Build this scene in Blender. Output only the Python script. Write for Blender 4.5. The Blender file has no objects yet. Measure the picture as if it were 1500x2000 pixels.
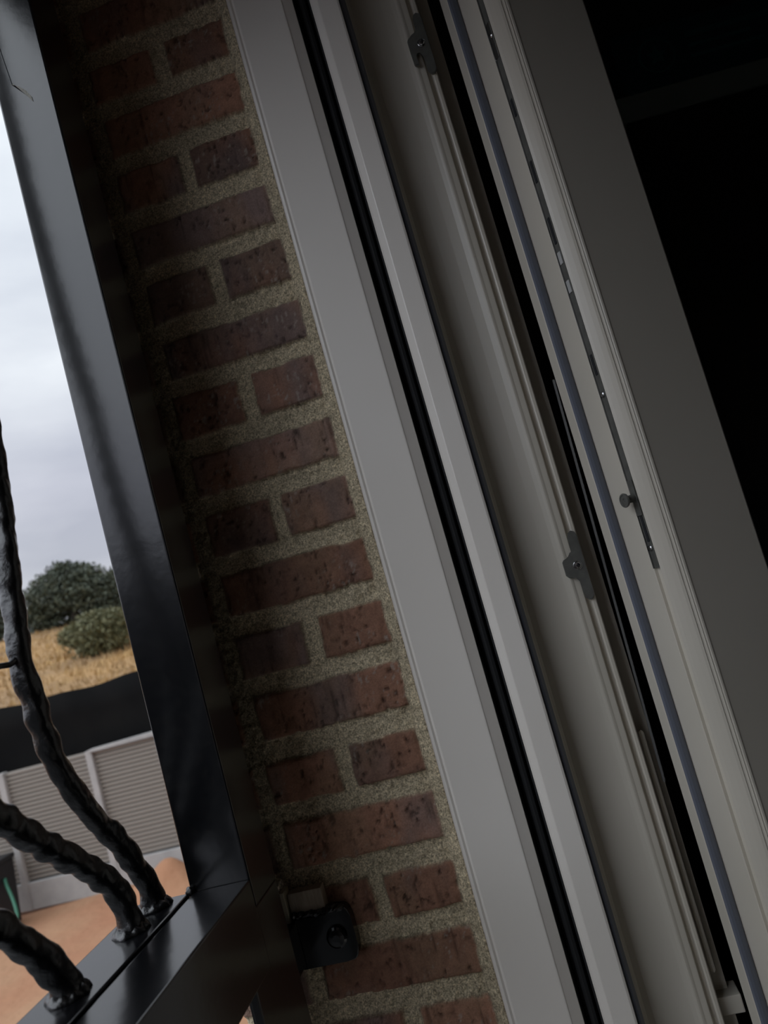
import bpy, bmesh, math, random
import numpy as np
from mathutils import Vector, Matrix
random.seed(7); rng = np.random.default_rng(7)
S = bpy.context.scene
COL = S.collection
GLOW = 2.85
EYE = 3.2                                   # camera height above the garden

# ------------------------------------------------------------ camera
th, ps, ro = [math.radians(v) for v in (5.2, 8.1, 15.593)]
Fw = Vector((-math.sin(ps)*math.cos(th), math.cos(ps)*math.cos(th), math.sin(th)))
R0 = Vector((math.cos(ps), math.sin(ps), 0)); U0 = R0.cross(Fw)
Rc = math.cos(ro)*R0 - math.sin(ro)*U0; Uc = math.sin(ro)*R0 + math.cos(ro)*U0
cd = bpy.data.cameras.new('camera'); cam = bpy.data.objects.new('camera', cd); COL.objects.link(cam)
M = Matrix((Rc, Uc, -Fw)).transposed().to_4x4(); M.translation = (0, 0, EYE); cam.matrix_world = M
cd.sensor_width = 36; cd.lens = 1450/2000*36; cd.clip_start = .01; cd.clip_end = 600
cd.dof.use_dof = True; cd.dof.focus_distance = .64; cd.dof.aperture_fstop = 9
S.camera = cam

# ------------------------------------------------------------ overcast sky
W = bpy.data.worlds.new('overcast_sky'); S.world = W; W.use_nodes = True
nt = W.node_tree; nt.nodes.clear()
N = nt.nodes.new; Lk = nt.links.new
out = N('ShaderNodeOutputWorld'); bg = N('ShaderNodeBackground'); tc = N('ShaderNodeTexCoord')
sp = N('ShaderNodeSeparateXYZ'); Lk(tc.outputs['Generated'], sp.inputs[0])
gr = N('ShaderNodeValToRGB'); Lk(sp.outputs['Z'], gr.inputs[0])
e = gr.color_ramp.elements
e[0].position = 0.0; e[0].color = (.50, .51, .55, 1)
e[1].position = 1.0; e[1].color = (.76, .82, .88, 1)
for p, c in ((.14, (.52, .54, .60, 1)), (.22, (.50, .52, .60, 1)), (.36, (.72, .76, .82, 1)), (.55, (.76, .81, .87, 1))):
    k = e.new(p); k.color = c
mp = N('ShaderNodeMapping'); mp.inputs['Scale'].default_value = (2.2, 2.2, 6.5); Lk(tc.outputs['Generated'], mp.inputs[0])
cn = N('ShaderNodeTexNoise'); cn.inputs['Scale'].default_value = 1.6; cn.inputs['Detail'].default_value = 5
cn.inputs['Roughness'].default_value = .5; Lk(mp.outputs[0], cn.inputs['Vector'])
cr = N('ShaderNodeValToRGB'); Lk(cn.outputs['Fac'], cr.inputs[0])
cr.color_ramp.elements[0].position = .35; cr.color_ramp.elements[0].color = (.84, .85, .88, 1)
cr.color_ramp.elements[1].position = .65; cr.color_ramp.elements[1].color = (1.06, 1.06, 1.05, 1)
mx = N('ShaderNodeMix'); mx.data_type = 'RGBA'; mx.blend_type = 'MULTIPLY'; mx.inputs[0].default_value = 1
Lk(gr.outputs[0], mx.inputs[6]); Lk(cr.outputs[0], mx.inputs[7]); 
# the hidden sun makes the cloud behind the camera's left shoulder brighter
nm = N('ShaderNodeVectorMath'); nm.operation = 'DOT_PRODUCT'; nm.inputs[1].default_value = Vector((-.74, -.52, .43)).normalized()
Lk(tc.outputs['Generated'], nm.inputs[0])
mr = N('ShaderNodeMapRange'); mr.interpolation_type = 'SMOOTHSTEP'; mr.inputs[1].default_value = .25; mr.inputs[2].default_value = 1.0
mr.inputs[3].default_value = 1.0; mr.inputs[4].default_value = GLOW; Lk(nm.outputs['Value'], mr.inputs[0])
sm = N('ShaderNodeVectorMath'); sm.operation = 'SCALE'; Lk(mx.outputs[2], sm.inputs[0]); Lk(mr.outputs[0], sm.inputs[3])
Lk(sm.outputs[0], bg.inputs[0])
bg.inputs[1].default_value = 1.12; Lk(bg.outputs[0], out.inputs[0])
S.view_settings.view_transform = 'Standard'; S.view_settings.look = 'None'
S.view_settings.gamma = 1; S.view_settings.use_curve_mapping = False
S.view_settings.exposure = 0.0

# ------------------------------------------------------------ materials
def mat(name, color, rough=.6, metal=0, spec=.5, noise=None, bump=None, coat=0, scale_vec=(1, 1, 1)):
    m = bpy.data.materials.new(name); m.use_nodes = True
    t = m.node_tree; p = t.nodes['Principled BSDF']
    p.inputs['Base Color'].default_value = (*color, 1); p.inputs['Roughness'].default_value = rough
    p.inputs['Metallic'].default_value = metal; p.inputs['Specular IOR Level'].default_value = spec
    p.inputs['Coat Weight'].default_value = coat
    tcn = t.nodes.new('ShaderNodeTexCoord'); mpn = t.nodes.new('ShaderNodeMapping')
    mpn.inputs['Scale'].default_value = scale_vec; t.links.new(tcn.outputs['Object'], mpn.inputs[0])
    if noise:                                # (scale, detail, colour2, lo, hi)
        n = t.nodes.new('ShaderNodeTexNoise'); n.inputs['Scale'].default_value = noise[0]; n.inputs['Detail'].default_value = noise[1]
        t.links.new(mpn.outputs[0], n.inputs['Vector'])
        r = t.nodes.new('ShaderNodeValToRGB'); t.links.new(n.outputs['Fac'], r.inputs[0])
        r.color_ramp.elements[0].position = noise[3]; r.color_ramp.elements[0].color = (*color, 1)
        r.color_ramp.elements[1].position = noise[4]; r.color_ramp.elements[1].color = (*noise[2], 1)
        t.links.new(r.outputs[0], p.inputs['Base Color'])
    if bump:                                 # (scale, strength, distance)
        n = t.nodes.new('ShaderNodeTexNoise'); n.inputs['Scale'].default_value = bump[0]; n.inputs['Detail'].default_value = 6
        t.links.new(mpn.outputs[0], n.inputs['Vector'])
        b = t.nodes.new('ShaderNodeBump'); b.inputs['Strength'].default_value = bump[1]; b.inputs['Distance'].default_value = bump[2]
        t.links.new(n.outputs['Fac'], b.inputs['Height']); t.links.new(b.outputs[0], p.inputs['Normal'])
    return m

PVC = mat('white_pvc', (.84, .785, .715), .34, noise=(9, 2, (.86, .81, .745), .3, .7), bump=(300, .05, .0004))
SHADEPVC = mat('shaded_cream_pvc', (.57, .53, .45), .34, noise=(9, 2, (.60, .555, .475), .3, .7), bump=(300, .05, .0004))  # warm tone, darkened so frame and sash carry their shade in the colour
GASKET = mat('blue_grey_gasket', (.135, .148, .185), .5)
BRUSH = mat('black_brush_seal', (.012, .013, .015), .8, bump=(900, .5, .001))
BRUSHRIB = mat('dark_rubber_lip', (.035, .036, .038), .5)
STEEL = mat('dull_zinc_hardware', (.16, .16, .145), .36, metal=.35, noise=(120, 4, (.11, .11, .10), .35, .7), bump=(400, .12, .0005))
CHROME = mat('bright_steel', (.42, .42, .42), .22, metal=1)
NYLON = mat('white_nylon_clip', (.42, .42, .41), .5)
GLASS = bpy.data.materials.new('window_glass'); GLASS.use_nodes = True
g = GLASS.node_tree; g.nodes.clear()
go = g.nodes.new('ShaderNodeOutputMaterial'); gm = g.nodes.new('ShaderNodeMixShader'); gt = g.nodes.new('ShaderNodeBsdfTransparent')
gg = g.nodes.new('ShaderNodeBsdfGlossy'); gl_ = g.nodes.new('ShaderNodeLayerWeight'); gp = g.nodes.new('ShaderNodeMath'); gp.operation = 'POWER'; gp.inputs[1].default_value = 5
gf = g.nodes.new('ShaderNodeMath'); gf.operation = 'MULTIPLY_ADD'; gf.inputs[1].default_value = .9; gf.inputs[2].default_value = .04
g.links.new(gl_.outputs['Facing'], gp.inputs[0]); g.links.new(gp.outputs[0], gf.inputs[0])
gt.inputs[0].default_value = (.86, .9, .88, 1); gg.inputs['Roughness'].default_value = .02
g.links.new(gf.outputs[0], gm.inputs[0]); g.links.new(gt.outputs[0], gm.inputs[1]); g.links.new(gg.outputs[0], gm.inputs[2])
g.links.new(gm.outputs[0], go.inputs[0])
IRON = mat('black_painted_iron', (.0035, .0038, .005), .19, spec=.68, noise=(160, 3, (.007, .007, .0075), .45, .75), bump=(70, .06, .002))
FORGED = mat('black_forged_iron', (.006, .006, .0065), .30, spec=.7, bump=(130, .45, .003))
SCRATCH = mat('pale_scraped_paint', (.30, .29, .25), .7, bump=(500, .5, .001))
SHIM = mat('grey_wooden_packing', (.42, .35, .27), .75, noise=(60, 3, (.30, .25, .19), .3, .7), scale_vec=(6, 1, 1), bump=(200, .3, .001))
PALESHIM = mat('pale_plastic_packing', (.6, .54, .40), .6)
SOIL = mat('orange_soil', (.36, .165, .088), .95, noise=(.9, 6, (.40, .225, .125), .3, .7), bump=(6, .6, .05))
DRY = mat('dry_yellow_field', (.44, .26, .105), .95, noise=(.35, 8, (.30, .19, .10), .38, .66), bump=(3, .8, .15))
DRYG = mat('dry_grass_blades', (.50, .32, .13), .9, noise=(.8, 4, (.34, .23, .12), .35, .65))
SLAT = mat('beige_slat_panel', (.25, .225, .195), .75, bump=(8, .1, .01))
CONC = mat('pale_concrete', (.40, .385, .37), .9, noise=(6, 5, (.33, .32, .31), .3, .7), bump=(30, .3, .004))
NET = mat('black_shade_net', (.006, .006, .0062), .95, spec=.08, noise=(1.2, 3, (.010, .0095, .009), .4, .7), bump=(60, .4, .01))
LEAFD = mat('holm_oak_leaves', (.052, .064, .046), .7, noise=(1.2, 5, (.085, .10, .062), .35, .65))
LEAFO = mat('olive_green_leaves', (.115, .118, .055), .7, noise=(2.0, 5, (.17, .165, .08), .35, .65))
BARK = mat('grey_bark', (.06, .05, .04), .9, bump=(10, .5, .03))
HOSE = mat('green_hose_rubber', (.03, .15, .09), .5)
BIN = mat('black_plastic', (.012, .012, .014), .5)
PLASTER = mat('interior_plaster', (.25, .25, .24), .9, bump=(40, .2, .003))
DARKWOOD = mat('dark_wood', (.008, .007, .007), .7)
SHELFM = mat('grey_shelf_board', (.7, .72, .68), .6)
NAVY = mat('navy_card', (.02, .12, .17), .6)
NAVYINK = mat('faint_blue_ink', (.06, .28, .33), .6)
FACADE = mat('facade_render', (.22, .12, .09), .9, noise=(7, 4, (.16, .09, .07), .3, .7))
STONE = mat('sill_stone', (.28, .26, .24), .8, bump=(50, .2, .002))

def wallmat():
    m = bpy.data.materials.new('brick_and_mortar'); m.use_nodes = True
    t = m.node_tree; p = t.nodes['Principled BSDF']; p.inputs['Roughness'].default_value = .8
    p.inputs['Specular IOR Level'].default_value = .35
    a = t.nodes.new('ShaderNodeVertexColor'); a.layer_name = 'Tone'
    c0 = t.nodes.new('ShaderNodeTexCoord'); n0 = t.nodes.new('ShaderNodeTexNoise'); n0.inputs['Scale'].default_value = 640; n0.inputs['Detail'].default_value = 4
    r0 = t.nodes.new('ShaderNodeMapRange'); r0.inputs[1].default_value = .34; r0.inputs[2].default_value = .66; r0.inputs[3].default_value = .50; r0.inputs[4].default_value = 1.45
    m0 = t.nodes.new('ShaderNodeMix'); m0.data_type = 'FLOAT'; m0.inputs[2].default_value = 1.0
    t.links.new(a.outputs['Alpha'], m0.inputs[0])
    v0 = t.nodes.new('ShaderNodeVectorMath'); v0.operation = 'SCALE'
    t.links.new(c0.outputs['Object'], n0.inputs['Vector']); t.links.new(n0.outputs['Fac'], r0.inputs[0]); t.links.new(a.outputs['Color'], v0.inputs[0]); t.links.new(r0.outputs[0], m0.inputs[3]); t.links.new(m0.outputs[0], v0.inputs[3])
    t.links.new(v0.outputs[0], p.inputs['Base Color'])
    c = t.nodes.new('ShaderNodeTexCoord'); n = t.nodes.new('ShaderNodeTexNoise'); n.inputs['Scale'].default_value = 650; n.inputs['Detail'].default_value = 3
    b = t.nodes.new('ShaderNodeBump'); b.inputs['Strength'].default_value = .55; b.inputs['Distance'].default_value = .0012
    t.links.new(c.outputs['Object'], n.inputs['Vector']); t.links.new(n.outputs['Fac'], b.inputs['Height']); t.links.new(b.outputs[0], p.inputs['Normal'])
    return m
BRICK = wallmat()

# ------------------------------------------------------------ mesh helpers
def link(name, me, m, parent=None, smooth=False):
    o = bpy.data.objects.new(name, me); COL.objects.link(o)
    if m is not None: me.materials.append(m)
    if parent is not None: o.parent = parent
    if smooth:
        for p in me.polygons: p.use_smooth = True
    return o
def tag(o, label=None, cat=None, group=None, kind=None):
    if label: o['label'] = label
    if cat: o['category'] = cat
    if group: o['group'] = group
    if kind: o['kind'] = kind
    return o
def empty(name, loc, rz=0):
    o = bpy.data.objects.new(name, None); COL.objects.link(o); o.location = loc; o.rotation_euler = (0, 0, rz); o.empty_display_size = .05
    return o
def fin(name, bm, m, parent=None, smooth=False, org=None, bev=0, seg=2):
    if bev: bmesh.ops.bevel(bm, geom=bm.edges[:], offset=bev, segments=seg, affect='EDGES', profile=.6)
    bmesh.ops.recalc_face_normals(bm, faces=bm.faces[:])
    if org is not None: bmesh.ops.translate(bm, verts=bm.verts[:], vec=-Vector(org))
    me = bpy.data.meshes.new(name); bm.to_mesh(me); bm.free()
    o = link(name, me, m, parent, smooth)
    if org is not None: o.location = org
    return o
def box(bm, x0, x1, y0, y1, z0, z1):
    v = [bm.verts.new(p) for p in ((x0,y0,z0),(x1,y0,z0),(x1,y1,z0),(x0,y1,z0),(x0,y0,z1),(x1,y0,z1),(x1,y1,z1),(x0,y1,z1))]
    for f in ((0,3,2,1),(4,5,6,7),(0,1,5,4),(1,2,6,5),(2,3,7,6),(3,0,4,7)): bm.faces.new([v[i] for i in f])
    return v
def prism(bm, pts, z0, z1):                  # cross-section (x,y) drawn up the z axis
    lo = [bm.verts.new((x, y, z0)) for x, y in pts]; hi = [bm.verts.new((x, y, z1)) for x, y in pts]
    n = len(pts)
    for i in range(n): bm.faces.new((lo[i], lo[(i+1) % n], hi[(i+1) % n], hi[i]))
    bm.faces.new(lo[::-1]); bm.faces.new(hi)
def plate(bm, pts, y0, y1):                  # outline (x,z) given thickness along y
    lo = [bm.verts.new((x, y0, z)) for x, z in pts]; hi = [bm.verts.new((x, y1, z)) for x, z in pts]
    n = len(pts)
    for i in range(n): bm.faces.new((lo[i], lo[(i+1) % n], hi[(i+1) % n], hi[i]))
    bm.faces.new(lo[::-1]); bm.faces.new(hi)
def rings(bm, prof, origin, axis, n=24):     # lathe: prof = (distance along axis, radius)
    ax = Vector(axis).normalized(); u = ax.orthogonal().normalized(); w = ax.cross(u); o = Vector(origin); R = []
    for d, r in prof:
        R.append([bm.verts.new(o + ax*d + (u*math.cos(2*math.pi*k/n) + w*math.sin(2*math.pi*k/n))*r) for k in range(n)])
    for A, B in zip(R, R[1:]):
        for k in range(n): bm.faces.new((A[k], A[(k+1) % n], B[(k+1) % n], B[k]))
    bm.faces.new(R[0][::-1]); bm.faces.new(R[-1])
def spline(pts, step):
    P = [Vector(p) for p in pts]; P = [2*P[0]-P[1]] + P + [2*P[-1]-P[-2]]; o = []
    for i in range(1, len(P)-2):
        a, b, c, d = P[i-1:i+3]; n = max(2, int((c-b).length/step))
        for k in range(n):
            t = k/n; o.append(.5*((2*b)+(c-a)*t+(2*a-5*b+4*c-d)*t*t+(3*b-a-3*c+d)*t**3))
    o.append(P[-2]); return o
def tube(bm, pts, r, n=8, step=.01):
    pts = spline(pts, step) if len(pts) > 2 else [Vector(p) for p in pts]; R = []
    for i, p in enumerate(pts):
        t = (pts[min(i+1, len(pts)-1)] - pts[max(i-1, 0)]).normalized(); u = t.cross(Vector((.31, .2, .93))).normalized(); w = t.cross(u)
        rr = r(i/(len(pts)-1)) if callable(r) else r
        R.append([bm.verts.new(p+(u*math.cos(2*math.pi*k/n)+w*math.sin(2*math.pi*k/n))*rr) for k in range(n)])
    for A, B in zip(R, R[1:]):
        for k in range(n): bm.faces.new((A[k], A[(k+1) % n], B[(k+1) % n], B[k]))
    bm.faces.new(R[0][::-1]); bm.faces.new(R[-1])

def vnoise(x, y, seed):                      # smooth value noise, arrays in, 0..1 out
    r = np.random.default_rng(seed); T = r.random((256, 256))
    xi = np.floor(x).astype(int); yi = np.floor(y).astype(int); fx = x-xi; fy = y-yi
    fx = fx*fx*(3-2*fx); fy = fy*fy*(3-2*fy)
    g = lambda i, j: T[(xi+i) % 256, (yi+j) % 256]
    return (g(0,0)*(1-fx)+g(1,0)*fx)*(1-fy)+(g(0,1)*(1-fx)+g(1,1)*fx)*fy
def fbm(x, y, seed, o=4):
    s = 0; a = .5; t = 0
    for k in range(o): s = s+a*vnoise(x*2**k+17*k, y*2**k+5*k, seed+k); t += a; a *= .55
    return s/t

# ------------------------------------------------------------ walls of the house
ZB, ZT = 2.55, 3.90                          # window opening, bottom and top
XO, XI = -.335, .078                         # facade face and room face of the wall
def struct(name, boxes, m):
    bm = bmesh.new()
    for b in boxes: box(bm, *b)
    return tag(fin(name, bm, m), kind='structure')
struct('wall_right', [(XO, XI, .724, 4, 0, 6)], FACADE)
struct('wall_left', [(XO, XI, -4, -.40, 0, 6)], FACADE)
struct('wall_below', [(XO, XI, -.40, .724, 0, ZB-.03)], FACADE)
struct('wall_above', [(XO, XI, -.40, .724, ZT, 6)], FACADE)
struct('trim_1', [(XO-.03, XI, -.40, .648, ZB-.03, ZB)], STONE)
struct('floor', [(XI, 3.4, -3, 3.2, 1.7, 1.8)], DARKWOOD)
struct('ceiling', [(XI, 3.4, -3, 3.2, 4.5, 4.6)], PLASTER)
struct('wall_back', [(XI, 3.4, 3.1, 3.2, 1.8, 4.5)], PLASTER)
struct('wall_front', [(XI, 3.4, -3, -2.9, 1.8, 4.5)], PLASTER)
struct('wall_far', [(3.3, 3.4, -2.9, 3.1, 1.8, 4.5)], PLASTER)

# the brick reveal: a relief of bricks and sanded mortar
def brick_reveal():
    x0, x1 = XO, -.106; st = .00155; z0, z1 = ZB, ZT
    nx = int((x1-x0)/st)+1; nz = int((z1-z0)/st)+1
    X, Z = np.meshgrid(np.linspace(x0, x1, nx), np.linspace(z0, z1, nz))
    wob = lambda s, f: (fbm(X*f, Z*f, s, 3)-.5)
    pitch = .05735; zref = 3.2+.0055
    Zw = Z+wob(11, 45)*.0035+wob(12, 190)*.0022; Xw = X+wob(13, 45)*.003+wob(14, 190)*.0022
    row = np.floor((Zw-zref)/pitch).astype(int); f = (Zw-zref)-row*pitch        # 0 = bottom arris of the brick
    bh = .0385+.0018*np.sin(row*2.7)
    odd = (row % 2 != 0)                     # rows with a short brick by the frame
    # distance inside a brick along x
    A = [(-.2555, -.1172), (-.42, -.270)]; B = [(-.1795, -.1172), (-.2575, -.1935), (-.40, -.2725)]
    dist = np.full(X.shape, -1.0); ident = np.zeros(X.shape, int)
    for rows, L in ((~odd, A), (odd, B)):
        for k, (a, b) in enumerate(L):
            jx = .0018*np.sin(row*5.1+k*2.0)
            d = np.minimum(Xw-(a+jx), (b+jx*.3)-Xw)
            hit = rows & (d > -.02); up = hit & (d > dist)
            dist = np.where(up | (rows & (dist < -.9)), np.where(up, d, dist), dist); ident = np.where(up, k+1, ident)
    dz = np.minimum(f, bh-f)
    d = np.minimum(dist, dz)                 # >0 in the brick
    inside = 1/(1+np.exp(-np.clip(d, -.02, .02)/.00030))
    pits = np.clip((fbm(X*330, Z*210, 31, 3)-.60)*6, 0, 1)*np.clip((fbm(X*50, Z*50, 33, 2)-.30)*4, 0, 1)
    grooves = np.clip((fbm(X*330, Z*28, 35, 3)-.60)*5, 0, 1)*np.clip((fbm(X*26, Z*26, 36, 2)-.42)*5, 0, 1)
    brickh = .0016*fbm(X*25, Z*25, 37, 3)-.0022*pits-.0016*grooves
    edge = np.clip(d/.003, 0, 1); brickh -= (1-edge)*.0010
    sand = fbm(X*520, Z*520, 41, 3); grit = fbm(X*190, Z*190, 43, 3)
    mort = -.0030+.0022*(sand-.5)*1.6+.0036*(grit-.5)-.0008*np.clip(-d/.008, 0, 1)
    fil = np.clip((X+.1172)/.010, 0, 1)      # mortar fillet against the frame
    mort = mort+np.where(X > -.1172, .004+.007*fil, 0)
    Hh = inside*brickh+(1-inside)*mort
    Y = .6515-Hh
    co = np.stack([X, Y, Z], -1).reshape(-1, 3)
    # colours
    rr = np.random.default_rng(5); tab = rr.random((512, 4, 3))
    key = tab[(row % 512), np.clip(ident, 0, 3)]
    red = np.array([.34, .175, .115]); pur = np.array([.225, .155, .135]); brn = np.array([.31, .19, .12])
    w1 = np.clip((fbm(X*22, Z*9, 61, 3)-.42)*4+(key[..., 0]-.5)*1.2, 0, 1)[..., None]
    w2 = np.clip((fbm(X*30, Z*14, 63, 3)-.45)*4, 0, 1)[..., None]
    bc = red*(1-w1)+pur*w1; bc = bc*(1-.5*w2)+brn*.5*w2
    bc = bc*(.80+.42*key[..., 1:2]); bc = bc*(.78+.45*fbm(X*160, Z*160, 65, 3))[..., None]
    bc = bc*(1-.62*pits[..., None])*(1-.45*grooves[..., None])
    eff = np.clip((fbm(X*420, Z*230, 67, 3)-.66)*12, 0, 1)*np.clip((fbm(X*28, Z*28, 69, 2)-.44)*5, 0, 1)
    bc = bc*(1-.7*eff[..., None])+np.array([.40, .34, .29])*.7*eff[..., None]
    mc = np.array([.60, .505, .345])*(.50+.85*sand)[..., None]*(.78+.4*fbm(X*18, Z*18, 71, 3))[..., None]
    c = bc*inside[..., None]+mc*(1-inside[..., None])
    crack = np.exp(-((d+.0006)/.0007)**2)*np.clip((fbm(X*90, Z*90, 73, 2)-.35)*3, 0, 1)
    c = c*(1-.55*crack[..., None])
    idx = np.arange(nx*nz).reshape(nz, nx)
    F = np.stack([idx[:-1, :-1], idx[:-1, 1:], idx[1:, 1:], idx[1:, :-1]], -1).reshape(-1, 4)
    # sides back into the wall so the reveal has depth
    ring = np.concatenate([idx[0, :], idx[1:, -1], idx[-1, -2::-1], idx[-2:0:-1, 0]])
    back = co[ring].copy(); back[:, 1] = .726; nb = len(co)
    bi = nb+np.arange(len(ring)); rn = np.roll(ring, -1); bn = np.roll(bi, -1)
    F = np.concatenate([F, np.stack([ring, bi, bn, rn], -1)])
    co = np.concatenate([co, back])
    me = bpy.data.meshes.new('wall_reveal'); me.vertices.add(len(co)); me.vertices.foreach_set('co', co.ravel())
    me.loops.add(len(F)*4); me.polygons.add(len(F)); me.loops.foreach_set('vertex_index', F.ravel())
    me.polygons.foreach_set('loop_start', np.arange(0, len(F)*4, 4)); me.polygons.foreach_set('loop_total', np.full(len(F), 4))
    me.update(calc_edges=True)
    at = me.color_attributes.new('Tone', 'FLOAT_COLOR', 'POINT')
    full = np.ones((len(co), 4)); cc = np.clip(c.reshape(-1, 3), 0, 1); full[:nb, :3] = cc; full[nb:, :3] = cc[ring]; full[:nb, 3] = np.clip(1-inside.ravel()*.75, 0, 1)
    at.data.foreach_set('color', full.ravel())
    return tag(link('wall_reveal', me, BRICK, smooth=True), kind='structure')
brick_reveal()

# ------------------------------------------------------------ roller shutter guide on the jamb
FZ0, FZ1 = ZB, ZT
def bead(x, y, r):                           # small rounded nose in a profile, facing the camera side
    return [(x-r, y+r*.25), (x-r*.5, y-r*.45), (x, y-r*.6), (x+r*.5, y-r*.45), (x+r, y+r*.25)]
gd = empty('shutter_guide', (-.07, .64, FZ0))
tag(gd, 'wide white shutter guide rail running up beside the brick, with a black brush slot', 'shutter guide')
def gpart(name, pts, m, z0=FZ0, z1=FZ1, par=gd, smooth=False):
    bm = bmesh.new(); prism(bm, pts, z0, z1); o = fin(name, bm, m, par, smooth)
    o.matrix_parent_inverse = Matrix.Translation(-Vector(par.location)); return o
gpart('outer_flange', [(-.1062, .660), (-.1055, .642), (-.1048, .6375), (-.1035, .635), (-.1013, .6342), (-.0995, .6352), (-.0985, .6343), (-.0975, .6338)] + [(-.060, .6338)] + [(-.0558, .6338), (-.0548, .6340), (-.0541, .6348)] +
      [(-.0455, .6395), (-.0453, .6405), (-.0468, .646), (-.0468, .669), (-.106, .669)], PVC)
gpart('inner_flange', [(-.0302, .669), (-.0302, .6405), (-.0300, .6392), (-.0285, .6372)] + [(-.0245, .6338), (-.0236, .6330), (-.0226, .6327), (-.0214, .6327)] +
      [(-.0062, .6330), (-.0046, .6337), (-.0043, .6355), (-.0043, .669)], PVC)
gpart('slot_floor', [(-.0468, .664), (-.0302, .664), (-.0302, .669), (-.0468, .669)], BRUSH)
bm = bmesh.new(); prism(bm, [(-.0465, .643), (-.0448, .6425), (-.0440, .660), (-.0465, .660)], FZ0, FZ1)
prism(bm, [(-.0300, .643), (-.0318, .6425), (-.0330, .660), (-.0300, .660)], FZ0, FZ1)
o = fin('brush_seal', bm, BRUSH, gd); o.matrix_parent_inverse = Matrix.Translation(-Vector(gd.location))
gpart('rubber_lip', [(-.0432, .656), (-.0405, .6495), (-.0375, .6475), (-.0350, .6490), (-.0338, .656)], BRUSHRIB, smooth=False)

# ------------------------------------------------------------ fixed window frame
wf = empty('window_1', (.03, .66, FZ0)); tag(wf, kind='structure')
def wpart(name, bm, m, smooth=False, par=wf, **k):
    o = fin(name, bm, m, par, smooth, **k); o.matrix_parent_inverse = Matrix.Translation(-Vector(par.location)); return o
gpart('frame_gasket', [(-.0042, .668), (-.0042, .6400), (-.0030, .6388), (-.0014, .6392), (.0006, .6440), (.0012, .6455), (.0012, .668)], GASKET, par=wf)
prof = [(-.0043, .669), (.0012, .661), (.0022, .668), (.0045, .6712), (.010, .6726), (.020, .6724), (.032, .6712), (.041, .6696), (.0445, .6684), (.0460, .6676), (.0472, .6673), (.0484, .6675), (.0500, .6682)] + \
       [(.0530, .6684), (.0545, .6686), (.0552, .6694), (.0553, .6745), (.0588, .6745), (.0590, .6676), (.0594, .6664), (.0604, .6659), (.0628, .6661), (.0637, .6672), (.0640, .690), (.0765, .690), (.0765, .724), (-.0043, .724)]
gpart('frame_jamb', prof, SHADEPVC, par=wf)
bm = bmesh.new(); box(bm, -.0043, .0765, -.40, .668, ZB, ZB+.045); wpart('frame_sill', bm, SHADEPVC)
bm = bmesh.new(); box(bm, -.0043, .0765, -.40, .668, ZT-.05, ZT); wpart('frame_head', bm, SHADEPVC)
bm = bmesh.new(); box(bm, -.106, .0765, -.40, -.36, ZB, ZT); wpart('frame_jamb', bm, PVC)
bm = bmesh.new()                              # rounded long cover on the frame's room side edge
zc0, zc1 = 2.812, 3.0185; r = .0030
prism(bm, [(.0652, .690), (.0652, .6785), (.0662, .6768), (.0682, .6762), (.0700, .6770), (.0708, .679), (.0708, .690)], zc0, zc1)
for v in bm.verts:
    k = abs(v.co.x-.068)/.0030
    if v.co.z > zc1-.001: v.co.z -= .0045*min(1, k)**2
    if v.co.z < zc0+.001: v.co.z += .0035*min(1, k)**2
wpart('hinge_cover', bm, SHADEPVC)
bm = bmesh.new(); box(bm, .0642, .084, .679, .70, 2.775, 2.79); wpart('hinge_block', bm, SHADEPVC, bev=.001)

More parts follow.
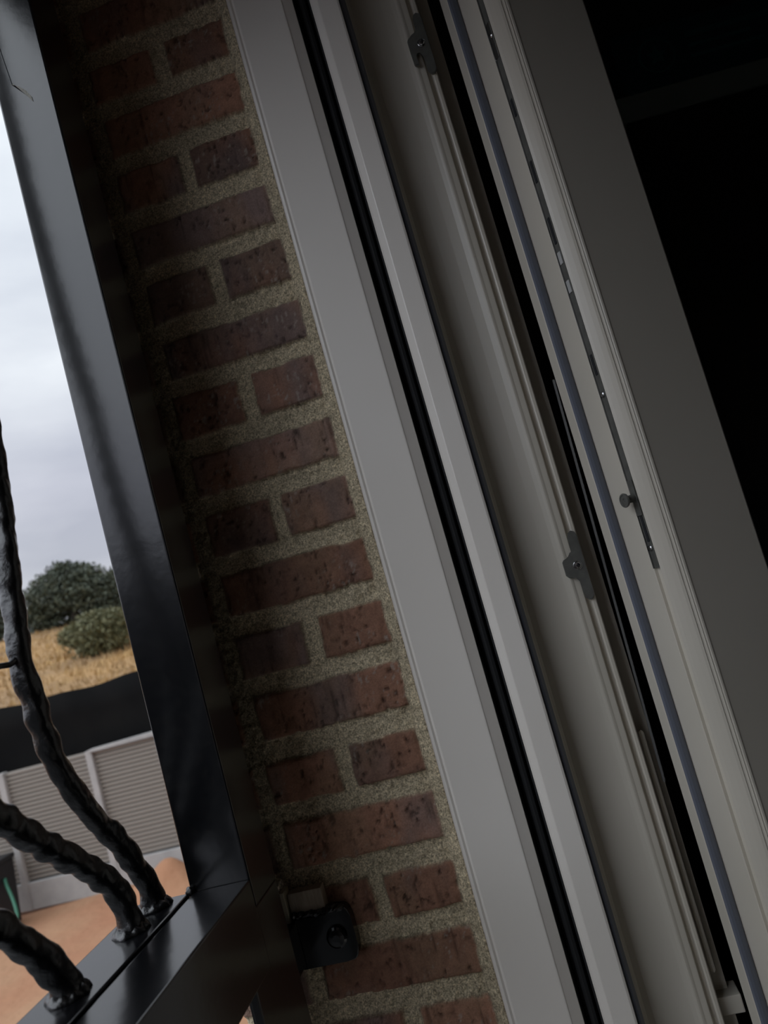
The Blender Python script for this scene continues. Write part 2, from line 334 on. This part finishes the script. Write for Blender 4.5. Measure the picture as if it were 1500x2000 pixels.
# two strike plates screwed over the groove
def strike(cx, cz, hook):
    s = .0042; bx = cx+.0026
    body = [(bx-s, cz-.024), (bx-s*.9, cz-.0285), (bx-s*.3, cz-.0312), (bx+s*.4, cz-.0312), (bx+s*.95, cz-.0285), (bx+s, cz-.024),
            (bx+s, cz+.025), (bx+s*.7, cz+.0288), (bx, cz+.0305), (bx-s*.7, cz+.0288), (bx-s, cz+.025)]
    if hook:                                 # notched claw below the lobe
        lobe = [(bx-s, cz+.0135), (cx-.0040, cz+.0125), (cx-.0062, cz+.0108), (cx-.0108, cz+.0085), (cx-.0122, cz+.006), (cx-.0122, cz-.004), (cx-.0118, cz-.0165), (cx-.0112, cz-.0182), (cx-.0072, cz-.0185),
                (cx-.0070, cz-.0165), (cx-.0082, cz-.0145), (cx-.0085, cz-.0105), (cx-.0070, cz-.0075), (cx-.0040, cz-.0075), (cx-.0022, cz-.0105), (bx-s, cz-.014)]
    else:
        lobe = [(bx-s, cz+.0125), (cx-.0035, cz+.0120), (cx-.0052, cz+.0090), (cx-.0105, cz+.0070), (cx-.0118, cz+.0052), (cx-.0118, cz-.0065), (cx-.0100, cz-.0088), (cx-.0040, cz-.0098), (bx-s, cz-.0135)]
    outline = body[5:][:6]                   # right side bottom to left top, then lobe, then the rest
    pts = [body[5], body[6], body[7], body[8], body[9], body[10]] + lobe + [body[0], body[1], body[2], body[3], body[4]]
    bm = bmesh.new(); plate(bm, pts, .6628, .6655)
    bmesh.ops.bevel(bm, geom=[e for e in bm.edges if abs(e.verts[0].co.y-.6628) < 1e-5 and abs(e.verts[1].co.y-.6628) < 1e-5], offset=.0005, segments=2, affect='EDGES')
    p = fin('strike_plate', bm, STEEL, wf, org=(cx, .664, cz)); p.matrix_parent_inverse = Matrix.Translation(-Vector(wf.location))
    bm = bmesh.new(); rings(bm, [(0, .0038), (.0010, .0038), (.0013, .0034), (.0008, .0031)], (0, -.0008, 0), (0, -1, 0), 28)
    fin('screw_collar', bm, CHROME, p)
    bm = bmesh.new(); rings(bm, [(0, .0030), (.0014, .0029), (.0021, .0022), (.0023, .0010)], (0, -.0010, 0), (0, -1, 0), 24)
    s_ = fin('screw', bm, CHROME, p)
    bm = bmesh.new()
    for an in (.5, .5+math.pi/2):
        v = box(bm, -.0018, .0018, -.0036, -.0030, -.00035, .00035)
        bmesh.ops.rotate(bm, verts=v, cent=(0, 0, 0), matrix=Matrix.Rotation(an, 3, 'Y'))
    q = fin('screw', bm, BRUSH, p); q.name = 'screw_recess'
    return p
strike(.0562, 3.1692, False)
strike(.0575, 3.6700, True)

# ------------------------------------------------------------ open sash
SA = math.radians(25)
sash = empty('casement_window', (.127*.665, .665, ZB+.03), SA)
tag(sash, 'white window sash swung open into the dark room, steel locking strip along its edge', 'window')
SZ0, SZ1 = .0, ZT-ZB-.075
def sprism(name, uv, m, z0=SZ0, z1=SZ1, par=sash, smooth=False, bev=0):
    bm = bmesh.new(); prism(bm, [(u, -v) for u, v in uv], z0, z1); return fin(name, bm, m, par, smooth, bev=bev)
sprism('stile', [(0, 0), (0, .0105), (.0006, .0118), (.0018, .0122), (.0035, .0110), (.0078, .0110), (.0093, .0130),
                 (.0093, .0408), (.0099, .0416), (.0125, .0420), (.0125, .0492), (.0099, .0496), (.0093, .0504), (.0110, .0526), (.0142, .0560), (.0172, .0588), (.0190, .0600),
                 (.0196, .0596), (.0205, .0602), (.0216, .0612), (.0222, .0608), (.0232, .0618), (.0245, .0621), (.0262, .0617), (.0985, .0617), (.1000, .0610), (.1000, .0420), (.0960, .0400), (.0960, .0250), (.1000, .0240), (.1000, 0)], SHADEPVC)
sprism('sash_gasket', [(.0004, .0112), (.0008, .0142), (.0030, .0150), (.0060, .0150), (.0084, .0142), (.0092, .0132), (.0092, .0112)], GASKET)
sprism('glass_gasket', [(.0975, .0405), (.1030, .0400), (.1030, .0380), (.0975, .0380)], BRUSH)
sprism('glass_pane', [(.0965, .0260), (.70, .0260), (.70, .0380), (.0965, .0380)], GLASS, .06, SZ1-.06)
sprism('stile', [(.69, 0), (.79, 0), (.79, .06), (.69, .06)], SHADEPVC)
sprism('sash_rail', [(.10, .002), (.69, .002), (.69, .06), (.10, .06)], SHADEPVC, 0, .09)
sprism('sash_rail', [(.10, .002), (.69, .002), (.69, .06), (.10, .06)], SHADEPVC, SZ1-.09, SZ1)
ob = ZB+.03
def zl(z): return z-ob
lock = sprism('locking_strip', [(.0100, .0425), (.0128, .0425), (.0128, .0488), (.0100, .0488)], STEEL, zl(3.152), zl(3.607))
lo2 = sprism('locking_strip', [(.0100, .0425), (.0128, .0425), (.0128, .0488), (.0100, .0488)], STEEL, zl(3.640), SZ1)
sprism('strip_edge', [(.0088, .0420), (.0100, .0420), (.0100, .0427), (.0088, .0427)], CHROME, zl(3.152), SZ1)
bm = bmesh.new()
def sbox(u0, u1, v0, v1, z0, z1): box(bm, u0, u1, -v1, -v0, zl(z0), zl(z1))
for z, h in ((3.4213, .0055), (3.3957, .0055)):
    bm = bmesh.new(); sbox(.0092, .0102, .0432, .0478, z-h, z+h); fin('nylon_clip', bm, NYLON, sash, bev=.0008)
for z, h in ((3.4459, .012), (3.326, .009), (3.500, .010), (3.185, .011), (3.560, .008)):
    bm = bmesh.new(); sbox(.0094, .0102, .0440, .0472, z-h, z+h); fin('strip_slot', bm, BRUSH, sash, bev=.0006)
bm = bmesh.new(); sbox(.0092, .0128, .0428, .0485, 3.607, 3.640); fin('drive_coupling', bm, CHROME, sash, bev=.0008)
for z in (3.1687, 3.300, 3.628):
    bm = bmesh.new(); rings(bm, [(0, .0026), (.0012, .0025), (.0018, .0016)], (.0102, -.0456, zl(z)), (-1, 0, 0), 18); fin('strip_screw', bm, CHROME, sash)
for z, nm in ((3.2112, 'locking_cam'), (3.690, 'locking_cam')):
    bm = bmesh.new()
    rings(bm, [(0, .0042), (.0015, .0042), (.0016, .0032), (.0080, .0032), (.0086, .0040), (.0094, .0056), (.0106, .0060), (.0114, .0057), (.0115, .0046), (.0109, .0042), (.0109, .0018), (.0103, .0014)], (.0100, -.0456, zl(z)), (-1, 0, 0), 30)
    o = fin(nm, bm, STEEL, sash, smooth=False, org=(.0100, -.0456, zl(z)))
bm = bmesh.new(); sbox(.0086, .0102, .0424, .0490, 3.196, 3.226); fin('cam_slide', bm, STEEL, sash, bev=.0007)

# serrated strip hanging loose in the gap between frame and sash
bm = bmesh.new(); n = 150; prev = None
for i in range(n+1):
    t = i/n; z = 3.3350*(1-t)+2.9700*t; x = .0849*(1-t)+.0754*t; w = .0011 if i % 2 else .0007
    y = .682
    q = [bm.verts.new(p) for p in ((x-.0011, y, z), (x+w, y, z), (x+w, y+.0012, z), (x-.0011, y+.0012, z))]
    if prev:
        for k in range(4): bm.faces.new((prev[k], prev[(k+1) % 4], q[(k+1) % 4], q[k]))
    else: bm.faces.new(q[::-1])
    prev = q
bm.faces.new(prev)
o = fin('serrated_strip', bm, mat('grey_ribbed_tape', (.22, .22, .215), .6), org=(.08, .682, 2.97))
tag(o, 'thin grey serrated strip hanging in the black gap between frame and open sash', 'strip')

# ------------------------------------------------------------ iron grille
gl = empty('window_grille', (-.262, .543, 2.80))
tag(gl, 'black wrought iron window grille with square post, rail and hammered curling bars', 'window grille')
def ipart(name, bm, m=IRON, bev=0, seg=2, smooth=False, label=None, par=gl):
    o = fin(name, bm, m, par, smooth, bev=bev, seg=seg)
    if par is gl: o.matrix_parent_inverse = Matrix.Translation(-Vector(gl.location))
    if label: o['label'] = label
    return o
PX0, PX1, PY0, PY1 = -.2848, -.2385, .520, .5665
RZ = 3.0223
bm = bmesh.new(); box(bm, PX0, PX1, PY0, PY1, RZ-.02, 3.90); ipart('post', bm, bev=.0016, seg=3)
bm = bmesh.new(); box(bm, PX1-.007, PX1-.0006, PY0-.030, PY1, 2.56, RZ-.02); ipart('post_foot', bm, bev=.001)
bm = bmesh.new(); box(bm, PX0+.0028, PX1, -.385, PY0, RZ-.062, RZ); ipart('rail', bm, bev=.0014, seg=3)
bm = bmesh.new(); box(bm, -.3265, PX0-.0010, -.385, PY0, RZ-.030, RZ); ipart('bar_strip', bm, bev=.0012)
bm = bmesh.new(); box(bm, PX0-.0010, PX0+.0028, -.385, PY0, RZ-.050, RZ-.005); ipart('rail_web', bm)
bm = bmesh.new(); box(bm, -.3265, PX1, -.385, PY1, 3.86, 3.90); ipart('rail', bm)
bm = bmesh.new(); box(bm, PX0, PX1, -.385, -.34, 2.70, 3.90); ipart('post', bm)
bm = bmesh.new(); box(bm, PX0, PX0+.004, PY1, .653, 2.56, 3.90); ipart('added_shade_strip', bm)  # added unseen strip closing the gap, darkens the brick beside the post
# chip and scratch in the paint, high on the post
bm = bmesh.new()
pts = [(-.2700, 3.6595), (-.2688, 3.6600), (-.2655, 3.6540), (-.2610, 3.6478), (-.2570, 3.6412), (-.2560, 3.6398), (-.2563, 3.6440), (-.2600, 3.6510), (-.2650, 3.6565)]
plate(bm, pts, .5195, .5202); ipart('paint_chip', bm, SCRATCH, label='pale chipped scratch in the paint')
bm = bmesh.new(); tube(bm, [(-.2760, .5198, 3.745), (-.2735, .5198, 3.700), (-.2700, .5198, 3.6595)], .0003, 5, .01); ipart('paint_crack', bm, BRUSH)
# weld seam bead between the tubes of the post
def blob(bm, c, s, seed, sub=3):
    r_ = bmesh.ops.create_icosphere(bm, subdivisions=sub, radius=1)
    rn = random.Random(seed)
    ph_ = [rn.uniform(0, 6) for _ in range(6)]
    for v in r_['verts']:
        d = v.co.normalized(); k = 1+.16*math.sin(5*d.x+ph_[0])*math.sin(6*d.y+ph_[1])+.12*math.sin(11*d.z+ph_[2])*math.sin(9*d.x+ph_[3])
        v.co = Vector((c[0]+d.x*s[0]*k, c[1]+d.y*s[1]*k, c[2]+d.z*s[2]*k))
bm = bmesh.new(); blob(bm, (PX0+.001, PY0-.001, RZ+.001), (.0035, .004, .0035), 3); ipart('post_weld', bm, FORGED, smooth=True)

def forged(pts, side, seed, twist=0.0, x=-.3060, base_flare=.25):
    P = spline([(x+dx, y, z) for dx, y, z in pts], .0025); rn = random.Random(seed); n = len(P)
    TB = [[rn.random() for _ in range(997)] for _ in range(24)]
    def n1(v, r): i = int(math.floor(v)); f = v-i; f = f*f*(3-2*f); return TB[r][i % 997]*(1-f)+TB[r][(i+1) % 997]*f
    bm = bmesh.new(); R = []; K = 12
    ph_ = [rn.uniform(0, 6.3) for _ in range(8)]
    dents = []
    s = 0
    while s < 1.2:
        s += rn.uniform(.017, .026); dents.append(s)
    L = 0
    for i, p in enumerate(P):
        if i: L += (P[i]-P[i-1]).length
        t = (P[min(i+1, n-1)]-P[max(i-1, 0)]).normalized(); u = Vector((1, 0, 0)); w = t.cross(u).normalized(); u = w.cross(t).normalized()
        an = twist+.12*math.sin(L*40+ph_[0])
        h = side/2*(1+base_flare*math.exp(-L/.012)); ring = []
        # soft-cornered square, hammered: flats and edges wander
        dent = min(abs(L-d) for d in dents); dd = math.exp(-(dent/.0055)**2)
        for k in range(K):
            a = 2*math.pi*(k+.5)/K; c_, s_ = math.cos(a), math.sin(a); q = (abs(c_)**7+abs(s_)**7)**(-1/7)
            rr = h*q*(1+.17*(n1(L*90, k//3)-.5)+.13*(n1(L*210, 5+k//3)-.5)+.05*(n1(L*500, 10+k)-.5))
            if k in (1, 4, 7, 10): rr *= 1-.20*dd
            elif k % 3 == 2: rr *= 1-.06*dd
            ca, sa = math.cos(a+an), math.sin(a+an); ring.append(bm.verts.new(p+(u*ca+w*sa)*rr))
        R.append(ring)
    for A, B in zip(R, R[1:]):
        for k in range(K): bm.faces.new((A[k], A[(k+1) % K], B[(k+1) % K], B[k]))
    bm.faces.new(R[0][::-1]); bm.faces.new(R[-1])
    o = ipart('scroll_bar', bm, FORGED, smooth=False)
    sub = o.modifiers.new('sub', 'SUBSURF'); sub.levels = 1; sub.render_levels = 2
    for p in o.data.polygons: p.use_smooth = True
    return o
A_ = [(0,.5062,3.018),(0,.5050,3.0363),(0,.4979,3.0521),(0,.4818,3.0781),(0,.4545,3.1121),(0,.4379,3.1422),(0,.4307,3.167),(0,.4274,3.1905),(0,.4253,3.2104),(0,.4294,3.2496),(0,.4395,3.3111),(0,.4461,3.3651),(0,.4503,3.4209),(0,.4623,3.5013),(0,.470,3.62),(0,.470,3.80),(0,.470,3.87)]
B_ = [(0,.4725,3.018),(0,.4724,3.036),(0,.4700,3.0475),(0,.4575,3.0633),(0,.434,3.0847),(0,.4138,3.101),(0,.3919,3.1199),(0,.3784,3.1318),(0,.359,3.1463),(0,.3314,3.1608),(0,.28,3.178),(0,.22,3.18),(0,.17,3.155),(0,.15,3.11)]
C_ = [(0,.4005,3.018),(0,.3985,3.032),(0,.3868,3.0508),(0,.3734,3.0667),(0,.3611,3.0792),(0,.343,3.0939),(0,.3169,3.1077),(0,.27,3.12),(0,.23,3.10),(0,.21,3.06),(0,.205,3.018)]
forged(A_, .0138, 1, .1); forged(B_, .0150, 2, .1); forged(C_, .0160, 3, .1)
for (y, sd) in ((.5062, 5), (.4725, 6), (.4005, 7)):
    bm = bmesh.new(); rn = random.Random(sd); rr_ = []; n_ = 40; ph_ = [rn.uniform(0, 6) for _ in range(5)]
    for rad, zz in ((.0090, .0042), (.0104, .0034), (.0118, .0018), (.0128, -.0005)):
        rr_.append([bm.verts.new((-.306+math.cos(2*math.pi*k/n_)*rad*(1+.07*math.sin(7*2*math.pi*k/n_+ph_[0])+.05*math.sin(11*2*math.pi*k/n_+ph_[1])), y+math.sin(2*math.pi*k/n_)*rad*(1+.07*math.sin(5*2*math.pi*k/n_+ph_[2])),
                    RZ+zz*(1+.3*math.sin(9*2*math.pi*k/n_+ph_[3])))) for k in range(n_)])
    for A, B in zip(rr_, rr_[1:]):
        for k in range(n_): bm.faces.new((A[k], A[(k+1) % n_], B[(k+1) % n_], B[k]))
    bm.faces.new(rr_[0]); bm.faces.new(rr_[-1][::-1])
    ipart('weld_bead', bm, FORGED, smooth=True)
bm = bmesh.new(); tube(bm, [(-.306, .4215, 3.2155), (-.306, .4185, 3.2146), (-.306, .4137, 3.2128), (-.306, .4053, 3.2133), (-.306, .392, 3.2127), (-.306, .36, 3.215)], lambda t: .0021-.0006*t, 8, .004)
ipart('clamp_wire', bm, FORGED, smooth=True)
# wall lug with rounded end and its bolt
bm = bmesh.new()
pts = [(-.2385, 3.2-.305), (-.275, 3.2-.305), (-.275, 3.2-.255)]
zt, zb, xr = EYE-.2570, EYE-.3030, -.2130
out_ = [(-.290, zb), (-.290, zt)]
for k in range(0, 13):
    a = math.pi/2-k*math.pi/12; c_, s_ = math.cos(a), math.sin(a)
    out_.append((xr-.012+.012*max(0, c_)**.5, (zt+zb)/2+(zt-zb)/2*math.copysign(abs(s_)**.5, s_)))
plate(bm, out_, .6400, .6505); ipart('wall_lug', bm, bev=.0010)
bm = bmesh.new(); box(bm, -.284, -.262, .5665, .640, zb+.004, zt-.004); ipart('lug_arm', bm, bev=.001)
bm = bmesh.new(); rings(bm, [(0, .0095), (.003, .0090), (.0042, .007), (.0046, .003)], (-.2290, .6400, EYE-.281), (0, -1, 0), 24); ipart('lug_bolt', bm, IRON, smooth=False)
bm = bmesh.new()
for k in range(14):
    rn = random.Random(900+k); blob(bm, (-.262+.040*k/13, .641, zt+rn.uniform(-.0015, .0005)), (rn.uniform(.003, .006), .006, rn.uniform(.0015, .0035)), 300+k, 2)
ipart('lug_weld', bm, FORGED, smooth=False)
# packing behind the lug
bm = bmesh.new(); box(bm, -.2640, -.2330, .640, .6512, 3.2-.262, 3.2-.2385)
o = fin('packing_block', bm, SHIM, org=(-.2485, .645, 3.2-.262), bev=.0006); tag(o, 'small grey wooden packing block on the brick above the rounded iron lug', 'packing block')
bm = bmesh.new(); box(bm, -.2690, -.2655, .636, .6512, 3.2-.275, 3.2-.2350)
o = fin('packing_wedge', bm, PALESHIM, org=(-.267, .641, 3.2-.285), bev=.0004); tag(o, 'thin pale packing wedge on edge between the grille post and the grey block', 'packing wedge')

# ------------------------------------------------------------ garden
def grid_obj(name, xs, ys, fz, m):
    bm = bmesh.new(); V = [[bm.verts.new((x, y, fz(x, y))) for x in xs] for y in ys]
    for j in range(len(ys)-1):
        for i in range(len(xs)-1): bm.faces.new((V[j][i], V[j][i+1], V[j+1][i+1], V[j+1][i]))
    o = fin(name, bm, m, smooth=True); 
    if o.data.polygons[0].normal.z < 0: o.data.flip_normals()
    return o
def gz(x, y):
    z = -.02+.05*math.sin(x*1.3+.5)*math.sin(y*1.1)+.02*math.sin(x*4.1)*math.sin(y*3.7)
    return z
struct('added_paving', [(-9, XO, -20, 4.4, -.1, .06)], mat('grey_paving', (.10, .10, .10), .9, noise=(2, 4, (.07, .07, .07), .3, .7)))  # added out of view, keeps the soil's orange off the iron and frame
tag(grid_obj('ground', np.linspace(-40, -.335, 130), np.linspace(-30, 10.9, 130), gz, SOIL), kind='structure')
def mz(x, y): return .42*math.exp(-(((x+5.55)/.50)**2+((y-9.62)/.30)**2))*(1+.12*math.sin(9*x)*math.sin(8*y))-.03
o = grid_obj('soil_mound', np.linspace(-6.8, -4.4, 40), np.linspace(8.8, 10.05, 24), mz, SOIL)
tag(o, 'low heap of orange soil against the foot of the slatted fence', 'soil heap')

def fieldz(x, y):
    d = max(0, math.hypot(x, y)-12.5); e = math.hypot(x, y)
    if e < 30: z = .2057*d
    elif e < 50: z = 3.6+.1175*(e-30)
    else: z = 5.95+.055*(e-50)
    return z+.10*math.sin(x*.5)*math.sin(y*.4)-.15
o = grid_obj('field', np.linspace(-180, 60, 121), np.linspace(11.2, 230, 110), fieldz, DRY); tag(o, kind='structure')

fe = empty('slatted_fence', (-7.3, 10.15, 0))
tag(fe, 'grey-beige slatted panel fence with pale posts and concrete plinth across the garden', 'fence')
def fpart(name, bm, m, **k):
    o = fin(name, bm, m, fe, **k); o.matrix_parent_inverse = Matrix.Translation(-Vector(fe.location)); return o
posts = [-12.35, -10.9, -9.45, -8.0, -6.55, -5.1, -3.65, -2.2]
for x in posts:
    bm = bmesh.new(); box(bm, x-.05, x+.05, 10.07, 10.19, 0, 2.0); fpart('fence_post', bm, CONC, bev=.01)
for a_, b_ in zip(posts, posts[1:]):
    bm = bmesh.new(); z = .40; hi = 1.985 if a_ < -6.6 else 1.975; k = 0; nr = 26; h = (hi-.40)/nr
    pr = []
    for i in range(nr):
        zz = .40+i*h; pr += [(10.155, zz), (10.125, zz+h*.22), (10.125, zz+h*.72), (10.155, zz+h*.86)]
    ring0 = None
    for (yy, zz) in pr+[(10.155, hi)]:
        r_ = [bm.verts.new((a_+.05, yy, zz)), bm.verts.new((b_-.05, yy, zz)), bm.verts.new((b_-.05, 10.175, zz)), bm.verts.new((a_+.05, 10.175, zz))]
        if ring0:
            for q in range(4): bm.faces.new((ring0[q], ring0[(q+1) % 4], r_[(q+1) % 4], r_[q]))
        ring0 = r_
    fpart('slat_panel', bm, SLAT)
    bm = bmesh.new(); box(bm, a_+.04, b_-.04, 10.08, 10.22, 0, .38+.0*k); fpart('plinth', bm, CONC, bev=.01)
bm = bmesh.new(); box(bm, -6.55, -2.2, 10.06, 10.20, 1.975, 2.11)
for v in bm.verts:
    if v.co.z > 2.0: v.co.z -= .0 if v.co.x > -6 else .10
fpart('coping', bm, CONC)

bm = bmesh.new(); prev = None
for i in range(121):
    x = -13+11.5*i/120; top = 2.90+.012*math.sin(x*2.1)+.016*math.sin(x*5.3+1); y = 10.42+.02*math.sin(x*3.7); r_ = []
    for j in range(9):
        z = .1+(top-.1)*j/8; r_.append(bm.verts.new((x, y+.015*math.sin(z*4+x*2), z)))
    r2 = [bm.verts.new((v.co.x, v.co.y+.012, v.co.z)) for v in r_]
    if prev:
        for j in range(8):
            bm.faces.new((prev[0][j], r_[j], r_[j+1], prev[0][j+1])); bm.faces.new((prev[1][j], prev[1][j+1], r2[j+1], r2[j]))
        bm.faces.new((prev[0][8], r_[8], r2[8], prev[1][8]))
    prev = (r_, r2)
o = fin('shade_netting', bm, NET, org=(-7.3, 10.42, .1), smooth=True)
tag(o, 'black shade netting stretched above and behind the slatted fence, dry field beyond', 'netting')

bm = bmesh.new(); box(bm, -14, -1.2, -7.05, -7.0, .05, 4.3)  # dark screen added out of view, mirrored in the lower post
o = fin('reflection_screen', bm, NET); tag(o, kind='structure')
# bin and hose by the fence
bt = empty('rubbish_bin', (-8.13, 9.60, 0)); tag(bt, 'black container at the far left, standing before the slatted fence by a green hose', 'container')
bm = bmesh.new(); box(bm, -.26, .26, -.22, .22, 0, .86)
for v in bm.verts:
    if v.co.z < .1: v.co.x *= .84; v.co.y *= .84
fin('bin_body', bm, BIN, bt, bev=.02)
bm = bmesh.new(); box(bm, -.28, .28, -.24, .24, .86, .93); fin('bin_lid', bm, BIN, bt, bev=.02)
bm = bmesh.new(); tube(bm, [(-7.86, 9.56, .66), (-7.82, 9.52, .58), (-7.72, 9.45, .42), (-7.62, 9.35, .28), (-7.60, 9.3, .18), (-7.68, 9.2, .09), (-7.85, 9.15, .06), (-8.1, 9.2, .06)], .022, 8, .03)
o = fin('garden_hose', bm, HOSE, smooth=True, org=(-7.8, 9.3, .05)); tag(o, 'green garden hose drooping from the black container onto orange soil', 'hose')

# ------------------------------------------------------------ trees
def plant(name, label, base, blobs, n, leaf, m, trunk, seed, group=None):
    t = empty(name, base); tag(t, label, 'tree' if 'tree' in name else 'bush', group); r = np.random.default_rng(seed)
    w = np.array([b[3]*b[4]*b[5] for b in blobs])**.7; w /= w.sum(); which = r.choice(len(blobs), n, p=w)
    B = np.array(blobs)[which]; d = r.normal(size=(n, 3)); d /= np.linalg.norm(d, axis=1)[:, None]
    lump = 1+.16*np.sin(d[:, 0]*7+which)*np.sin(d[:, 2]*8+which*2)+.10*np.sin(d[:, 1]*13+d[:, 2]*11)
    rad = (r.random(n)**.28*lump)[:, None]
    c = B[:, :3]+d*B[:, 3:6]*rad
    a = r.normal(size=(n, 3)); a /= np.linalg.norm(a, axis=1)[:, None]; b = np.cross(a, r.normal(size=(n, 3))); b /= np.linalg.norm(b, axis=1)[:, None]
    s = leaf*(.6+.8*r.random(n))[:, None]
    V = np.stack([c-a*s, c-b*s*.5, c+a*s, c+b*s*.5], 1).reshape(-1, 3)
    me = bpy.data.meshes.new('foliage'); me.vertices.add(len(V)); me.vertices.foreach_set('co', V.ravel())
    me.loops.add(n*4); me.polygons.add(n); me.loops.foreach_set('vertex_index', np.arange(n*4)); me.polygons.foreach_set('loop_start', np.arange(0, n*4, 4)); me.polygons.foreach_set('loop_total', np.full(n, 4)); me.update(calc_edges=True)
    link('foliage', me, m, t)
    bm = bmesh.new()
    for tr in trunk: tube(bm, tr[0], (lambda r0: (lambda q: r0*(1-.6*q)))(tr[1]), 8, .3)
    fin('trunk', bm, BARK, t, smooth=True)
    return t
def on(bear, d, dz=-.1):
    x = d*math.sin(math.radians(bear)); y = d*math.cos(math.radians(bear)); return (x, y, fieldz(x, y)+dz)
plant('oak_tree', 'large dark round-topped oak standing on the dry field behind the olive bush', on(-31.9, 50),
      [(0,0,2.2,2.5,2.4,1.5),(-1.7,0,1.7,1.6,2.0,1.3),(1.7,0,1.7,1.7,2.0,1.3),(.0,0,3.3,1.1,1.2,.75),(1.1,0,2.9,.9,1.0,.7),(-1.3,0,2.8,.9,1.0,.6),(2.6,.3,1.2,1.0,1.2,1.0),(-2.4,0,.9,1.2,1.3,.9),(-1.2,0,.4,1.4,1.3,.7),(2.0,0,.4,1.5,1.4,.7)],
      17000, .12, LEAFD, [([(0,0,-.2),(.1,0,1.0),(-.2,0,1.8),(0,0,3)], .3), ([(.1,0,.8),(1.2,0,1.5),(2,0,2.0)], .2), ([(0,0,.9),(-1.2,0,1.5),(-1.9,0,1.9)], .2)], 1)
plant('olive_bush', 'lower olive-green bush on dry grass in front of the dark oak', on(-30.9, 30),
      [(0,0,.9,1.15,1.0,.60),(-.75,0,.95,.65,.7,.42),(.75,0,1.1,.75,.8,.48),(.2,0,1.3,.7,.7,.38),(.1,0,.35,.9,.8,.45),(.8,0,.5,.7,.7,.45)],
      13000, .06, LEAFO, [([(0,0,-.1),(.05,0,.4),(0,0,1.0)], .09), ([(0,0,.2),(.4,0,.6),(.7,0,1.0)], .06)], 2)
plant('distant_tree', 'dark tree partly hidden behind the curling iron bar at the left edge', on(-38.2, 60),
      [(0,0,2.4,2.3,2.2,1.6),(-2.5,0,2.0,2.4,2.0,1.5),(1.3,0,1.4,1.1,1.2,.9),(0,0,.7,2.2,1.5,.8)], 18000, .14, LEAFD, [([(0,0,-.2),(0,0,2.5)], .3)], 3)
plant('distant_tree', 'dark tree peeping out beside the square grille post, right of the oak', on(-27.6, 60),
      [(0,0,2.2,2.2,2.0,1.5),(1.5,0,1.9,2.2,2.0,1.4),(-.8,0,1.2,1.6,1.4,1.0)], 18000, .14, LEAFD, [([(0,0,-.2),(0,0,2.5)], .3)], 4)
hay = bmesh.new(); rn = random.Random(77)
for k in range(6500):                        # standing dry grass on the slope above the netting
    be = math.radians(rn.uniform(-39.5, -26.5)); d_ = 22+30*rn.random()**1.3; x, y = d_*math.sin(be), d_*math.cos(be); z = fieldz(x, y)-.03
    h_ = rn.uniform(.10, .34); a = rn.uniform(0, 3.14); w_ = rn.uniform(.02, .06); lx, ly = rn.uniform(-.12, .12), rn.uniform(-.12, .12)
    hay.faces.new([hay.verts.new((x-w_*math.cos(a), y-w_*math.sin(a), z)), hay.verts.new((x+w_*math.cos(a), y+w_*math.sin(a), z)), hay.verts.new((x+lx, y+ly, z+h_))])
o = fin('dry_grass', hay, DRYG); tag(o, 'dry golden grass standing over the field slope beyond the netting', 'grass', kind='stuff')

# ------------------------------------------------------------ dark room: shelf cabinet with a box on it
K = 1.3/2.2; CA = math.radians(8.1)
cb = empty('shelf_cabinet', (R0.x*1.30*.60+Fw.x*0, 0, 1.8))
nrm = Vector((-math.sin(ps), math.cos(ps), 0)); org = nrm*1.3+R0*(1.05*K)
cb.location = (org.x, org.y, 1.8); cb.rotation_euler = (0, 0, CA)
tag(cb, 'tall dark cabinet with a pale grey top board in the unlit room', 'cabinet')
zt_ = 3.2+(4.44-3.2)*K-1.8; zs_ = 3.2+(4.357-3.2)*K-1.8
bm = bmesh.new(); box(bm, -.02, .9, -.004, .40, zs_, zt_); fin('top_board', bm, SHELFM, cb, bev=.002)
bm = bmesh.new(); box(bm, 0, .88, 0, .40, .04, zs_); fin('cabinet_body', bm, DARKWOOD, cb)
for x in (.0, .44):
    bm = bmesh.new(); box(bm, x+.004, x+.436, -.018, 0, .06, zs_-.01); d = fin('door', bm, DARKWOOD, cb, bev=.002)
    bm = bmesh.new(); tube(bm, [(x+(.40 if x == 0 else .04), -.03, 1.0), (x+(.40 if x == 0 else .04), -.03, 1.12)], .005, 10); fin('handle', bm, STEEL, d)
bm = bmesh.new(); box(bm, 0, .88, .02, .38, 0, .04); fin('cabinet_base', bm, DARKWOOD, cb)
nb = empty('storage_box', (org.x, org.y, 1.8+zt_), CA)
tag(nb, 'dark navy box with a faint round emblem lying on the cabinet top board', 'box')
hh = .205*K
bm = bmesh.new(); box(bm, .014, .44, .0, .25, 0, hh); fin('box_body', bm, NAVY, nb, bev=.001)
bm = bmesh.new(); cx, cz = .014+.075, hh*.52
import math as _m
R_ = [[bm.verts.new((cx+rr*_m.cos(2*_m.pi*k/32), -.0006, cz+rr*_m.sin(2*_m.pi*k/32))) for k in range(32)] for rr in (.034, .031)]
for k in range(32): bm.faces.new((R_[0][k], R_[0][(k+1) % 32], R_[1][(k+1) % 32], R_[1][k]))
st = [bm.verts.new((cx+(.020 if k % 2 == 0 else .009)*_m.sin(_m.pi*k/5), -.0006, cz+(.020 if k % 2 == 0 else .009)*_m.cos(_m.pi*k/5))) for k in range(10)]
bm.faces.new(st); fin('emblem', bm, NAVYINK, nb)
bm = bmesh.new()
for i, (w_, h_) in enumerate(((.16, .010), (.12, .006), (.14, .006))):
    box(bm, .15, .15+w_, -.0007, -.0002, hh*(.68-.17*i), hh*(.68-.17*i)+h_)
fin('printed_lines', bm, NAVYINK, nb)
